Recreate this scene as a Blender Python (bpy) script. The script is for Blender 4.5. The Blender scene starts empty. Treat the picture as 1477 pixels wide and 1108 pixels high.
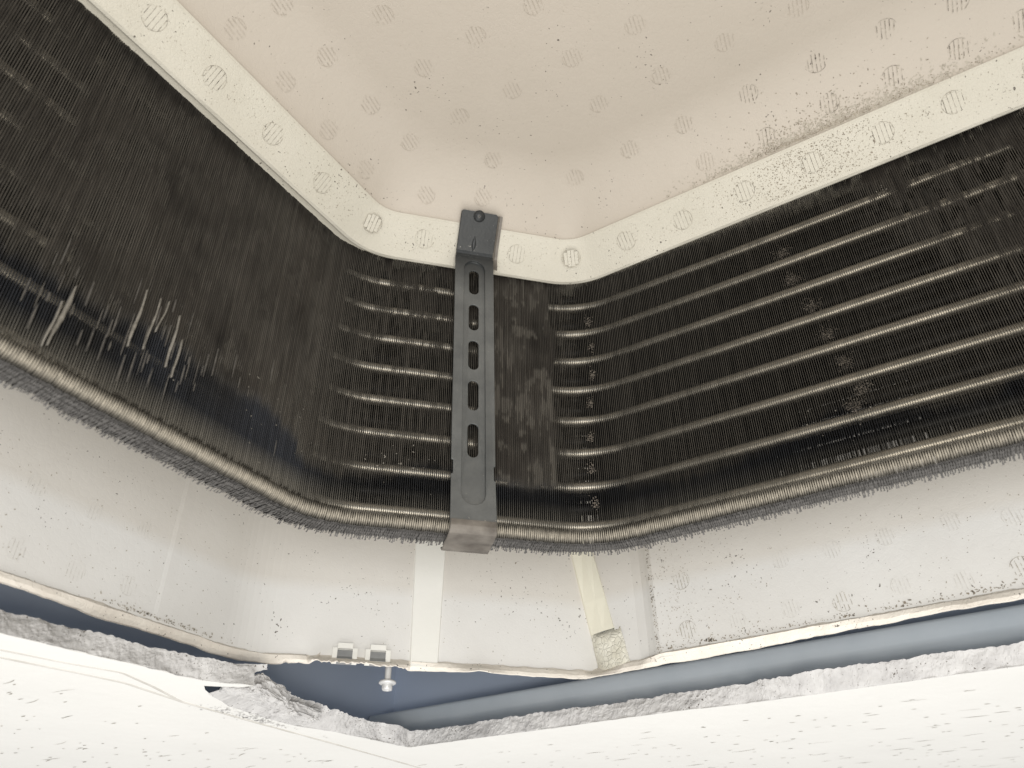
import bpy, math, random
import numpy as np
from mathutils import Matrix, Vector

C = bpy.context.scene.collection
SC = bpy.context.scene
S = 0.42            # metres per layout unit
OZ = 2.30           # camera height above the floor, metres
rng = random.Random(7)
nrs = np.random.RandomState(11)

# ---------------------------------------------------------------- camera
X = np.array([0.5204681, 0.48474386, 0.70294832])
Y = np.array([-0.85378331, 0.3078932, 0.41982835])
Z = np.array([-0.0129238, -0.81867281, 0.57411481])
R = np.stack([X, Y, Z])                    # columns: camera right / down / forward in world axes
cd = bpy.data.cameras.new('camera'); cam = bpy.data.objects.new('camera', cd); C.objects.link(cam)
cr, cdn, cf = R[:, 0], R[:, 1], R[:, 2]
cam.matrix_world = Matrix(((cr[0], -cdn[0], -cf[0], 0), (cr[1], -cdn[1], -cf[1], 0), (cr[2], -cdn[2], -cf[2], OZ), (0, 0, 0, 1)))
cd.sensor_width = 36; cd.lens = 36 * 1155 / 1477; cd.clip_start = 0.01; cd.clip_end = 50
SC.camera = cam
cd.dof.use_dof = True; cd.dof.focus_distance = 0.57; cd.dof.aperture_fstop = 10

# ---------------------------------------------------------------- light of the room below
w = bpy.data.worlds.new('World'); SC.world = w; w.use_nodes = True
bg = w.node_tree.nodes['Background']; bg.inputs[0].default_value = (1.0, 0.985, 0.96, 1); bg.inputs[1].default_value = 0.52
SC.view_settings.view_transform = 'Standard'; SC.view_settings.look = 'None'; SC.view_settings.exposure = 0.0

def area(name, loc, target, size, power, col):
    l = bpy.data.lights.new(name, 'AREA'); l.shape = 'RECTANGLE'; l.size = size[0]; l.size_y = size[1]; l.energy = power; l.color = col
    o = bpy.data.objects.new(name, l); C.objects.link(o)
    loc = Vector((loc[0] * S, loc[1] * S, loc[2] * S + OZ)); t = Vector((target[0] * S, target[1] * S, target[2] * S + OZ))
    o.matrix_world = Matrix.Translation(loc) @ (t - loc).to_track_quat('-Z', 'Y').to_matrix().to_4x4()
    return o
area('room_light', (0.2, 0.1, -3.2), (0.7, 0.5, 0.5), (1.5, 1.5), 17, (1.0, 0.985, 0.955))
area('gap_fill_light', (-2.3, -1.8, -1.0), (1.1, 0.9, 0.35), (1.1, 0.7), 14, (0.97, 0.985, 1.0))  # added fill, placed to shine into the gap and onto the walls
area('work_lamp', (0.10, -0.05, -0.15), (0.8, 0.5, 1.0), (0.10, 0.10), 1.0, (1.0, 0.92, 0.79))

# ---------------------------------------------------------------- helpers
s2 = math.sqrt(2)
Dv = np.array([1 / s2, 1 / s2, 0.0]); Uv = np.array([1 / s2, -1 / s2, 0.0]); Zv = np.array([0, 0, 1.0])
def P(D, U, z): return Dv * D + Uv * U + Zv * z

def W(v): v = np.asarray(v, float) * S; v[..., 2] += OZ; return v

def mk(name, verts, faces, mats, parent=None, mi=None, smooth=False, kind=None, world=True):
    me = bpy.data.meshes.new(name)
    v = W(verts) if world else np.asarray(verts, float)
    if parent is not None and world: v = v - np.array(parent.location)
    me.from_pydata([tuple(x) for x in v], [], [tuple(int(i) for i in f) for f in faces])
    for m in (mats if isinstance(mats, (list, tuple)) else [mats]): me.materials.append(m)
    if mi is not None: me.polygons.foreach_set('material_index', mi)
    if smooth: me.polygons.foreach_set('use_smooth', [True] * len(me.polygons))
    me.update()
    o = bpy.data.objects.new(name, me); C.objects.link(o)
    if parent is not None: o.parent = parent
    if kind: o['kind'] = kind
    return o

def thing(name, loc, label, cat, group=None):
    o = bpy.data.objects.new(name, None); C.objects.link(o); o.empty_display_size = 0.02
    o.location = tuple(W(np.array(loc, float))); o['label'] = label; o['category'] = cat
    if group: o['group'] = group
    return o

def grid_faces(n, m, off=0, close=False):
    f = []
    for i in range(n - 1):
        for j in range(m - 1 if not close else m):
            a = off + i * m + j; b = off + i * m + (j + 1) % m; c = off + (i + 1) * m + (j + 1) % m; d = off + (i + 1) * m + j
            f.append((a, b, c, d))
    return f

def box(c, ax, hs):
    ax = [np.array(a, float) for a in ax]; v = []
    for i in (-1, 1):
        for j in (-1, 1):
            for k in (-1, 1): v.append(np.array(c) + ax[0] * hs[0] * i + ax[1] * hs[1] * j + ax[2] * hs[2] * k)
    f = [(0, 1, 3, 2), (4, 6, 7, 5), (0, 4, 5, 1), (2, 3, 7, 6), (0, 2, 6, 4), (1, 5, 7, 3)]
    return v, f

_nt = nrs.rand(64, 64)
def vnoise(x, y):                       # smooth value noise, arrays allowed
    x = np.asarray(x, float); y = np.asarray(y, float)
    xi = np.floor(x).astype(int); yi = np.floor(y).astype(int); fx = x - xi; fy = y - yi
    fx = fx * fx * (3 - 2 * fx); fy = fy * fy * (3 - 2 * fy)
    g = lambda a, b: _nt[a % 64, b % 64]
    return (g(xi, yi) * (1 - fx) + g(xi + 1, yi) * fx) * (1 - fy) + (g(xi, yi + 1) * (1 - fx) + g(xi + 1, yi + 1) * fx) * fy
def fbm(x, y, o=3):
    s = 0; a = 1; t = 0
    for k in range(o): s = s + a * vnoise(x * 2 ** k + 17 * k, y * 2 ** k + 5 * k); t += a; a *= 0.5
    return s / t

def path(yL, sm, xR, r, step, x0=-1.0, y1=-1.0):
    """plan curve: along y=yL, round to the 45 degree face x+y=sm, round to x=xR; returns points and outward normals"""
    c1 = np.array([sm - yL, yL]); c2 = np.array([xR, sm - xR]); t = r * math.tan(math.radians(22.5))
    d0 = np.array([1.0, 0]); d1 = np.array([1, -1]) / s2; d2 = np.array([0, -1.0])
    segs = []
    pts = []; nr = []
    def line(a, b, n):
        L = np.linalg.norm(b - a); k = max(1, int(round(L / step)))
        for i in range(k): pts.append(a + (b - a) * i / k); nr.append(n)
    def arc(cen, a0, a1):
        L = abs(a1 - a0) * r; k = max(2, int(round(L / step)))
        for i in range(k):
            a = a0 + (a1 - a0) * i / k; n = np.array([math.cos(a), math.sin(a)]); pts.append(cen + n * r); nr.append(n)
    n0 = np.array([0, 1.0]); n1 = np.array([1, 1]) / s2; n2 = np.array([1.0, 0])
    a = c1 - d0 * t; b = c1 + d1 * t; c = c2 - d1 * t; d = c2 + d2 * t
    line(np.array([x0, yL]), a, n0); arc(a - n0 * r, math.pi / 2, math.pi / 4)
    line(b, c, n1); arc(c - n1 * r, math.pi / 4, 0); line(d, np.array([xR, y1]), n2)
    pts.append(np.array([xR, y1])); nr.append(n2)
    return np.array(pts), np.array(nr)

# ---------------------------------------------------------------- materials
def mat(name, base, rough=0.6, metal=0.0, col2=None, nscale=30, amt=1.0, bump=0.0, bscale=200, vor=0.0, vscale=260, spec=0.5, band=None, speck=0.0, speck_scale=500, speck_col=(0.1, 0.085, 0.07), attr=None, stretch=None, det=6):
    m = bpy.data.materials.new(name); m.use_nodes = True; nt = m.node_tree; N = nt.nodes; L = nt.links
    b = N['Principled BSDF']; b.inputs['Roughness'].default_value = rough; b.inputs['Metallic'].default_value = metal
    b.inputs['Specular IOR Level'].default_value = spec
    g = N.new('ShaderNodeNewGeometry'); src = g.outputs['Position']
    if stretch:
        mp = N.new('ShaderNodeMapping'); mp.inputs['Scale'].default_value = stretch; L.new(src, mp.inputs[0]); src = mp.outputs[0]
    last = None
    rgb = N.new('ShaderNodeRGB'); rgb.outputs[0].default_value = (*base, 1); last = rgb.outputs[0]
    def mix(fac, a, bcol, mode='MIX'):
        x = N.new('ShaderNodeMix'); x.data_type = 'RGBA'; x.blend_type = mode
        if isinstance(fac, float): x.inputs[0].default_value = fac
        else: L.new(fac, x.inputs[0])
        L.new(a, x.inputs[6])
        if isinstance(bcol, tuple): x.inputs[7].default_value = (*bcol, 1)
        else: L.new(bcol, x.inputs[7])
        return x.outputs[2]
    def ramp(fac, lo, hi):
        r = N.new('ShaderNodeMapRange'); r.inputs[1].default_value = lo; r.inputs[2].default_value = hi; L.new(fac, r.inputs[0]); return r.outputs[0]
    if attr:
        at = N.new('ShaderNodeAttribute'); at.attribute_name = attr; last = at.outputs['Color']
    if col2:
        n = N.new('ShaderNodeTexNoise'); n.inputs['Scale'].default_value = nscale; n.inputs['Detail'].default_value = det; n.inputs['Roughness'].default_value = 0.6; L.new(src, n.inputs[0])
        f = ramp(n.outputs[0], 0.5 - 0.2 / amt, 0.5 + 0.2 / amt); last = mix(f, last, col2)
    if band:                                # tone multiplied in above a level: (z_lo, z_hi, colour)
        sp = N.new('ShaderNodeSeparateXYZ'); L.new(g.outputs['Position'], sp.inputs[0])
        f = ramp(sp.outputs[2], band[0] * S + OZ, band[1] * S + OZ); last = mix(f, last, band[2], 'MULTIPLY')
    if speck:
        v = N.new('ShaderNodeTexNoise'); v.inputs['Scale'].default_value = speck_scale; v.inputs['Detail'].default_value = 2; L.new(src, v.inputs[0])
        v2 = N.new('ShaderNodeTexNoise'); v2.inputs['Scale'].default_value = speck_scale * 0.06; L.new(src, v2.inputs[0])
        ad = N.new('ShaderNodeMath'); ad.operation = 'MULTIPLY_ADD'; L.new(v2.outputs[0], ad.inputs[0]); ad.inputs[1].default_value = 0.35; L.new(v.outputs[0], ad.inputs[2])
        f = ramp(ad.outputs[0], 0.93 - speck, 0.98 - speck); last = mix(f, last, speck_col)
    L.new(last, b.inputs['Base Color'])
    nrm = None
    if vor:
        v = N.new('ShaderNodeTexVoronoi'); v.feature = 'DISTANCE_TO_EDGE'; v.inputs['Scale'].default_value = vscale; L.new(g.outputs['Position'], v.inputs[0])
        r = ramp(v.outputs[0], 0.0, 0.12)
        bp = N.new('ShaderNodeBump'); bp.inputs['Strength'].default_value = vor; bp.inputs['Distance'].default_value = 0.0004; L.new(r, bp.inputs['Height']); nrm = bp.outputs[0]
    if bump:
        n = N.new('ShaderNodeTexNoise'); n.inputs['Scale'].default_value = bscale; n.inputs['Detail'].default_value = 4; L.new(src, n.inputs[0])
        bp = N.new('ShaderNodeBump'); bp.inputs['Strength'].default_value = bump; bp.inputs['Distance'].default_value = 0.001; L.new(n.outputs[0], bp.inputs['Height'])
        if nrm: L.new(nrm, bp.inputs['Normal'])
        nrm = bp.outputs[0]
    if nrm: L.new(nrm, b.inputs['Normal'])
    return m

M = dict(
 plate=mat('liner_foam', (0.50, 0.448, 0.383), 0.55, col2=(0.475, 0.425, 0.36), nscale=12, bump=0.25, bscale=120, vor=0.10, speck=0.03),
 rim=mat('rim_foam', (0.60, 0.57, 0.49), 0.6, col2=(0.55, 0.52, 0.44), nscale=26, bump=0.2, bscale=150, vor=0.28, vscale=400, speck=0.04),
 wall=mat('casing_foam', (0.80, 0.79, 0.765), 0.5, col2=(0.745, 0.73, 0.70), nscale=11, bump=0.15, bscale=130, vor=0.06, speck=0.03, band=(0.502, 0.526, (0.915, 0.89, 0.855))),  # band: slightly darker, warmer tone on the upper part
 strip=mat('cream_foam', (0.86, 0.83, 0.70), 0.6, col2=(0.82, 0.79, 0.66), nscale=20, bump=0.12),
 strip2=mat('pale_foam', (0.88, 0.87, 0.82), 0.6, col2=(0.84, 0.83, 0.78), nscale=20, bump=0.12),
 lip=mat('cut_foam_lip', (0.84, 0.79, 0.71), 0.75, col2=(0.76, 0.70, 0.62), nscale=50, bump=0.7, bscale=180, vor=0.3, speck=0.07),
 block=mat('pebbled_foam', (0.80, 0.78, 0.69), 0.7, col2=(0.72, 0.69, 0.58), nscale=90, bump=0.5, vor=0.9, vscale=240),
 slit=mat('vent_slit', (0.26, 0.23, 0.19), 0.9, col2=(0.54, 0.51, 0.43), nscale=260, amt=2.0),
 slitd=mat('vent_slit_dirty', (0.11, 0.095, 0.08), 0.9, col2=(0.48, 0.44, 0.37), nscale=300, amt=2.0),
 slitp=mat('plate_slit', (0.37, 0.33, 0.275), 0.9, col2=(0.485, 0.436, 0.37), nscale=200, amt=1.5),
 slitw=mat('wall_slit', (0.58, 0.56, 0.52), 0.9, col2=(0.78, 0.77, 0.74), nscale=160, amt=2.0),
 grime=mat('grime', (0.16, 0.135, 0.105), 0.95, col2=(0.40, 0.35, 0.28), nscale=200),
 grime2=mat('light_grime', (0.34, 0.305, 0.25), 0.95, col2=(0.48, 0.44, 0.37), nscale=200),
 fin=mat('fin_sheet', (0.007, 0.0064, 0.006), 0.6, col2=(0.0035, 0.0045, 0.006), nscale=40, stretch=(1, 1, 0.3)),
 edge=mat('fin_edge', (0.2, 0.2, 0.2), 0.6, attr='Col', spec=0.3),
 finb=mat('fin_bottom', (0.125, 0.119, 0.114), 0.6, metal=0.0, col2=(0.065, 0.062, 0.059), nscale=200),
 tube=mat('tube_collar', (0.42, 0.39, 0.335), 0.42, metal=0.75, col2=(0.25, 0.235, 0.20), nscale=60),
 bent=mat('bent_fin_metal', (0.33, 0.31, 0.275), 0.45, metal=0.3, col2=(0.16, 0.15, 0.13), nscale=300),
 dsteel=mat('dark_reflection_steel', (0.042, 0.044, 0.045), 0.42, metal=0.2, col2=(0.028, 0.030, 0.031), nscale=30, bump=0.12, bscale=500),  # gusset and screw: dark reflection painted into the base colour
 scuff=mat('scuffed_metal', (0.11, 0.102, 0.09), 0.6, col2=(0.05, 0.046, 0.042), nscale=300),
 lint=mat('lint', (0.24, 0.21, 0.175), 0.9, col2=(0.14, 0.12, 0.10), nscale=400),
 steel=mat('painted_steel', (0.155, 0.160, 0.157), 0.44, metal=0.25, col2=(0.098, 0.103, 0.103), nscale=55, bump=0.12, bscale=500, speck=0.02, speck_col=(0.25, 0.24, 0.22), band=(0.93, 1.01, (0.17, 0.18, 0.19))),  # band darkens the bracket top: a dark reflection painted into the colour
 foot=mat('stained_steel', (0.215, 0.195, 0.17), 0.6, metal=0.15, col2=(0.085, 0.073, 0.062), nscale=75, bump=0.5, bscale=120),
 galv=mat('galvanised', (0.55, 0.56, 0.56), 0.38, metal=0.7, col2=(0.40, 0.41, 0.42), nscale=60),
 rail=mat('rail_steel', (0.60, 0.65, 0.70), 0.75, metal=0.0, col2=(0.48, 0.535, 0.59), nscale=9, bump=0.08, bscale=60),
 void=mat('void_wall', (0.50, 0.57, 0.69), 0.85, col2=(0.43, 0.50, 0.63), nscale=2),
 board=mat('gypsum_core', (0.66, 0.65, 0.64), 0.95, col2=(0.47, 0.46, 0.455), nscale=60, bump=0.6, bscale=420, det=9, speck=0.07, speck_scale=700),
 boardd=mat('gypsum_core_dusty', (0.58, 0.57, 0.56), 0.95, col2=(0.42, 0.41, 0.40), nscale=50, bump=0.6, bscale=420, det=9, speck=0.08, speck_scale=700),
 ceil=mat('ceiling_paint', (0.865, 0.855, 0.825), 0.7, col2=(0.82, 0.81, 0.78), nscale=9, bump=0.35, bscale=90),
 fis=mat('fissure', (0.28, 0.26, 0.22), 0.95, col2=(0.60, 0.57, 0.52), nscale=90, amt=2),
 seam=mat('seam_line', (0.50, 0.48, 0.44), 0.8, col2=(0.66, 0.64, 0.60), nscale=40),
 plast=mat('screw_zinc', (0.72, 0.72, 0.72), 0.4, metal=0.3, col2=(0.6, 0.6, 0.6), nscale=100),
)

# ================================================================= ceiling, void, rail
def ring(name, inner, z, far, m, parent=None, **k):
    from mathutils.geometry import tessellate_polygon
    outer = [(-far, -far), (far, -far), (far, far), (-far, far)]; inner = [tuple(p) for p in inner]
    f = tessellate_polygon([[Vector((*p, 0)) for p in outer], [Vector((*p, 0)) for p in inner]])
    v = [(*p, z) for p in outer + inner]
    return mk(name, v, f, m, parent, **k)

cutbotL = [(0.5051,1.0293),(0.5590,1.0220),(0.6187,1.0168),(0.6745,1.0068),(0.7267,1.0012),(0.7524,1.0006),(0.7822,0.9951),(0.8036,0.9834),(0.826,0.968),(0.846,0.955)]
cuttopL = [(0.4993,1.0367),(0.5420,1.0325),(0.5854,1.0255),(0.6382,1.0131),(0.7079,1.0023),(0.7664,0.9855),(0.8205,0.9734),(0.8488,0.9571)]
cutbotR = [(0.8377,1.0437),(0.9084,1.0763),(0.9965,1.0901),(1.0785,1.0901),(1.1418,1.0669),(1.2438,1.0553),(1.3319,1.0415),(1.3377,0.8687),(1.3457,0.7261),(1.3483,0.5913),(1.3554,0.4682),(1.3709,0.3559),(1.3724,0.2465),(1.3751,0.1151),(1.3793,-0.0204)]
cuttopR = [(0.8853,0.9903),(1.0105,1.0305),(1.1494,1.0450),(1.2368,1.0443),(1.2681,1.0195),(1.3270,1.0398),(1.3387,0.9489),(1.3407,0.7220),(1.3522,0.5903),(1.3544,0.4636),(1.3563,0.3460),(1.3396,0.2639),(1.3560,0.1336),(1.3615,0.0386),(1.3610,-0.0310)]

def resample(pts, step):
    pts = np.array(pts, float); seg = np.linalg.norm(np.diff(pts, axis=0), axis=1); s = np.concatenate([[0], np.cumsum(seg)])
    n = max(2, int(s[-1] / step)); t = np.linspace(0, s[-1], n)
    return np.stack([np.interp(t, s, pts[:, k]) for k in range(pts.shape[1])], 1)

botL = resample([(-1.3, 1.14), (0.3, 1.045)] + cutbotL, 0.006)
botR = resample(cutbotR + [(1.395, -0.4), (1.42, -1.3)], 0.006)
for arr, sd in ((botL, 3.1), (botR, 9.7)):
    q = np.arange(len(arr)) * 0.3
    arr += np.stack([fbm(q, q * 0 + sd) - 0.5, fbm(q + 40, q * 0 + sd) - 0.5], 1) * 0.010
loop = list(botL) + [(0.842, 0.975), (0.822, 1.000), (0.806, 1.016), (0.822, 1.032)] + list(botR) + [(-1.3, -1.3)]
ceiling = ring('ceiling', loop, 0.318, 4.0, M['ceil'], kind='structure')

def cut_edge(name, bot, top, m, n=260, amp=0.006, lip=0.004):
    b = resample(bot, 0.002)[:2000]; n = len(b); tt = np.linspace(0, 1, n)
    t = np.array(top, float); seg = np.concatenate([[0], np.cumsum(np.linalg.norm(np.diff(t, axis=0), axis=1))]); seg /= seg[-1]
    td = resample(top, 0.002); t = td[np.argmin(((b[:, None, :] - td[None, :, :]) ** 2).sum(2), axis=1)]
    t = np.stack([np.convolve(np.pad(t[:, k], 6, 'edge'), np.ones(13) / 13, 'valid') for k in range(2)], 1)
    v = []; K = 13
    al = np.arange(n) * 0.002
    dirv = np.gradient(b, axis=0); dirv /= np.linalg.norm(dirv, axis=1)[:, None]; nr = np.stack([-dirv[:, 1], dirv[:, 0]], 1)
    q = tt * n * 0.02
    ztop = 0.346 + (fbm(al * 45, al * 0 + 2) - 0.5) * 0.007 + (vnoise(al * 260, al * 0) - 0.5) * 0.0022
    for k in range(K):
        a = k / (K - 1)
        hz = 0.028 * a
        dd = ((fbm(al * 40, al * 0 + hz * 60 + 3, 2) - 0.5) * 0.005 + (fbm(al * 130, al * 0 + hz * 130, 3) - 0.5) * 0.0042 + (vnoise(al * 480, al * 0 + hz * 480) - 0.5) * 0.0012) * (1.0 if k else 0.35)
        p = b * (1 - a) + t * a + nr * dd[:, None]
        z = 0.3176 * (1 - a) + ztop * a
        v.append(np.column_stack([p, z]))
    # a short shelf on top so the board has thickness
    p = v[-1][:, :2] + nr * 0.05; v.append(np.column_stack([p, ztop]))
    return mk(name, np.concatenate(v), grid_faces(K + 1, n), m, ceiling_child(ceiling), smooth=False)
def ceiling_child(o): return o
cut_edge('cut_edge', [(-1.3, 1.14), (0.3, 1.045)] + cutbotL, [(-1.3, 1.15), (0.3, 1.05)] + cuttopL, M['boardd'])
cut_edge('cut_edge', cutbotR + [(1.395, -0.4), (1.42, -1.3)], cuttopR + [(1.38, -0.4), (1.40, -1.3)], M['board'])
# back of the boards
ring('board_back', [(x, y) for x, y in [(-1.3, 1.21), (0.3, 1.17), (0.84, 1.17), (1.1, 1.17), (1.41, 1.17), (1.42, 0.2), (1.44, -1.3), (-1.3, -1.3)]], 0.349, 4.0, M['boardd'], ceiling)

# fissures of the tile, elongated along one direction
fv = []; ff = []
def sliver(cx, cy, L, wd, ang, z, wob=0.3):
    n = 5; base = len(fv); d = np.array([math.cos(ang), math.sin(ang)]); e = np.array([-d[1], d[0]])
    k = rng.uniform(-wob, wob) * L
    for i in range(n):
        t = i / (n - 1) - 0.5; ww = wd * (1 - (2 * abs(t)) ** 2.2) * rng.uniform(0.5, 1.3) + 0.0002
        c = np.array([cx, cy]) + d * L * t + e * (k * t * t + rng.uniform(-0.4, 0.4) * wd)
        fv.append((*(c + e * ww), z)); fv.append((*(c - e * ww), z))
    for i in range(n - 1): a = base + 2 * i; ff.append((a, a + 1, a + 3, a + 2))
def edge_clear(x, y):
    a = 1.12 + (0.13 if x > 0.85 else 0.07)
    return (y > a or x > 1.46)
cnt = 0
while cnt < 2300:
    x = rng.uniform(0.3, 3.0); y = rng.uniform(-0.6, 3.0)
    if not edge_clear(x, y): continue
    r = rng.random(); cl = vnoise(x * 9, y * 9)
    if cl < 0.3 and r < 0.6: continue
    L = rng.uniform(0.004, 0.014) if r < 0.80 else rng.uniform(0.02, 0.05)
    sliver(x, y, L, rng.uniform(0.0005, 0.0014) * (1.3 if L < 0.015 else 0.8), math.radians(90 + rng.gauss(0, 8)), 0.3174); cnt += 1
mk('fissures', fv, ff, M['fis'], ceiling, kind='stuff')

def bead(name, pts, r, m, parent, zc):
    p = resample(pts, 0.01); n = len(p); d = np.gradient(p, axis=0); d /= np.linalg.norm(d, axis=1)[:, None]; e = np.stack([-d[:, 1], d[:, 0]], 1)
    v = []
    for a in np.linspace(0, math.pi, 6):
        rr = r * (1 + 0.3 * (vnoise(np.arange(n) * 0.3, np.zeros(n)) - 0.5))
        v.append(np.column_stack([p + e * (math.cos(a) * rr)[:, None], zc - math.sin(a) * rr * 0.5]))
    return mk(name, np.concatenate(v), grid_faces(6, n), m, parent, smooth=True)
bead('tile_seam', [(-1.0, 1.30), (0.3, 1.16), (0.5618, 1.1234), (0.6508, 1.1073), (0.7314, 1.0963), (0.8492, 1.1159), (1.0330, 1.1273), (1.2401, 1.1372), (1.4762, 1.1517), (1.6227, 1.1654), (2.5, 1.25)], 0.0032, M['seam'], ceiling, 0.3182)
bead('tile_seam', [(-1.0, 1.26), (0.3, 1.125), (0.5430, 1.0922), (0.6197, 1.0767), (0.6945, 1.0549), (0.7658, 1.0793), (0.8492, 1.1159)], 0.0028, M['seam'], ceiling, 0.3182)

# room-void above the ceiling, seen through the gap
vv, vf = [], []
for a, b in (((-4, 1.24), (1.52, 1.24)), ((1.52, 1.24), (1.52, -4)), ((1.52, -4), (-4, -4)), ((-4, -4), (-4, 1.24))):
    o = len(vv); vv += [(*a, 0.352), (*b, 0.352), (*b, 1.5), (*a, 1.5)]; vf.append((o, o + 1, o + 2, o + 3))
o = len(vv); vv += [(-4, -4, 1.5), (1.52, -4, 1.5), (1.52, 1.24, 1.5), (-4, 1.24, 1.5)]; vf.append((o, o + 1, o + 2, o + 3))
mk('ceiling_void', vv, vf, M['void'], kind='structure')

rail = thing('ceiling_rail', (1.43, 0.0, 0.40), 'long blue grey steel rail with rounded face behind the right gap above the ceiling board', 'rail')
prof = [(1.51, 0.420), (1.440, 0.420), (1.433, 0.418), (1.431, 0.412), (1.4315, 0.398), (1.4335, 0.391), (1.4345, 0.386), (1.4325, 0.381), (1.4315, 0.372), (1.431, 0.360), (1.432, 0.350), (1.47, 0.350)]
v = []; ys = np.linspace(1.235, -1.3, 40)
for y in ys:
    for (x, z) in prof: v.append((x, y, z))
mk('channel', v, grid_faces(len(ys), len(prof)), M['rail'], rail, smooth=True)

# ================================================================= foam casing (outer wall)
casing = thing('foam_casing', (1.1, 0.85, 0.38), 'pale moulded foam side wall of the unit behind and below the finned coil', 'foam casing')
sumD = 1.9445
def wall_plan(z):
    """returns dict of key plan points at level z"""
    b1 = np.array([1.316 - 0.132 * (z - 0.457), 0.0]); b1[1] = sumD - b1[0]
    b2 = np.array([1.300, 0.572 + 0.204 * (z - 0.45)])
    return b1, b2
zl = [0.388, 0.457, 0.515, 0.56, 0.62, 0.8, 1.12]
a1 = np.array([sumD - 1.047, 1.047])
t = 0.045
def left_pts():
    p = [(-1.25, 1.047), (0.0, 1.047), (0.69, 1.047), (0.715, 1.0472), (0.722, 1.0463), (0.74, 1.0468), (a1[0] - t, 1.047)]
    r = t / math.tan(math.radians(22.5)); c = np.array([a1[0] - t, 1.047 - r])
    for k in range(1, 8):
        a = math.pi / 2 - math.pi / 4 * k / 7; p.append(tuple(c + r * np.array([math.cos(a), math.sin(a)])))
    return p
LP = left_pts()
v = []
for z in zl:
    b1, b2 = wall_plan(z)
    row = LP + [tuple(b1)]
    v += [(*p, z) for p in row]
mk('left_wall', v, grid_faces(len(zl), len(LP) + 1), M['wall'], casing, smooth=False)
v = []
for z in zl:
    b1, b2 = wall_plan(z)
    row = [tuple(b2), (1.3005, 0.53), (1.297, 0.512), (1.291, 0.501), (1.286, 0.494), (1.2825, 0.485), (1.282, -0.3), (1.282, -1.25)]
    v += [(*p, z) for p in row]
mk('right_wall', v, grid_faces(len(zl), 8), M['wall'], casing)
v = []
for z in (0.457, 0.515, 0.62, 1.12):
    b1, b2 = wall_plan(z); b1 = b1 + [-0.004, -0.004]; mid = (b1 + b2) / 2 + np.array([-0.004, -0.003]); b2 = b2 + [-0.003, 0]
    v += [(*(b1 + [0.006, 0.006]), z), (*b1, z), (*mid, z), (*b2, z), (*(b2 + [0.006, 0]), z)]
mk('corner_strip', v, grid_faces(4, 5), M['strip'], casing)
# pebbled block under the strip
v = []
n1, n2 = 14, 12
for i in range(n1):
    a = i / (n1 - 1); z = 0.386 + a * 0.073
    b1, b2 = wall_plan(z); b2 = b2 + [0, -0.012]
    for j in range(n2):
        b = j / (n2 - 1); p = b1 * (1 - b) + b2 * b; bul = 0.010 * min(1, 6 * min(b, 1 - b)) * min(1, 6 * min(a + .05, 1 - a))
        v.append((p[0] - bul + 0.003 * (rng.random() - .5), p[1] - bul * 0.5, z))
mk('foam_block', v, grid_faces(n1, n2), M['block'], casing, smooth=True)
# flat vertical strip on the diagonal face
v, f = [], []
for (z, u0, u1) in ((0.388, None, None),):
    pass
def onD(x, y): return ((x - y) / s2)
u_b = (onD(1.0874, 0.8571), onD(1.1191, 0.8255)); u_t = (onD(1.0854, 0.8592), onD(1.1235, 0.8210))
D0 = sumD / s2
for k, z in enumerate((0.386, 0.61, 1.1)):
    a = (z - 0.388) / 0.22; ua = u_b[0] + (u_t[0] - u_b[0]) * a; ub = u_b[1] + (u_t[1] - u_b[1]) * min(a, 1.2)
    v += [P(D0 + 0.002, ua - 0.003, z), P(D0 - 0.0035, ua, z), P(D0 - 0.0035, ub, z), P(D0 + 0.002, ub + 0.003, z)]
mk('flat_strip', v, grid_faces(3, 4), M['strip2'], casing)
# two hidden sides + top outer flange close the box
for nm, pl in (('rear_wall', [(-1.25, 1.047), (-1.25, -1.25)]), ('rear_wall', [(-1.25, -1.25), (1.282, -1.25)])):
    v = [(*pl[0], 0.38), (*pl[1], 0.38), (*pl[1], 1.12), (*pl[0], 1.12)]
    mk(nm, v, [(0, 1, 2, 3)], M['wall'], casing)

# cut lip
lipc = [(-1.25,1.047),(0.3,1.046),(0.4920,1.0451),(0.5625,1.0452),(0.6475,1.0551),(0.7308,1.0505),(0.8303,1.0537),(0.8907,1.0500),(0.9294,1.0201),(0.9659,0.9730),(0.9593,0.9548),(0.9950,0.9157),(1.0743,0.8552),(1.0899,0.8614),(1.1324,0.8060),(1.1552,0.7649),(1.2027,0.7323),(1.2508,0.6844),(1.2998,0.6356),(1.2945,0.5218),(1.2964,0.4127),(1.2911,0.3084),(1.2861,0.2115),(1.2806,0.1115),(1.2756,0.0187),(1.2769,-0.0479),(1.278,-0.5),(1.28,-1.25)]
lp = resample(lipc, 0.004); n = len(lp)
b1, b2 = wall_plan(0.39)
wp = [(-1.25, 1.047)] + LP[6:] + [tuple(b1), tuple(b2), (1.3005, 0.53), (1.288, 0.498), (1.282, 0.484), (1.282, -1.25)]
def nearest(q):
    best = None
    for a, b in zip(wp[:-1], wp[1:]):
        a = np.array(a); b = np.array(b); d = b - a; t = np.clip(np.dot(q - a, d) / np.dot(d, d), 0, 1); p = a + d * t; e = np.linalg.norm(q - p)
        if best is None or e < best[0]: best = (e, p)
    return best[1]
wpn = np.array([nearest(q) for q in lp])
q = np.arange(n) * 0.05
dr = np.gradient(lp, axis=0); dr /= np.linalg.norm(dr, axis=1)[:, None]; on = np.stack([-dr[:, 1], dr[:, 0]], 1)   # outward
jag = (fbm(q * 3, q * 0) - 0.5) * 0.004
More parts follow.
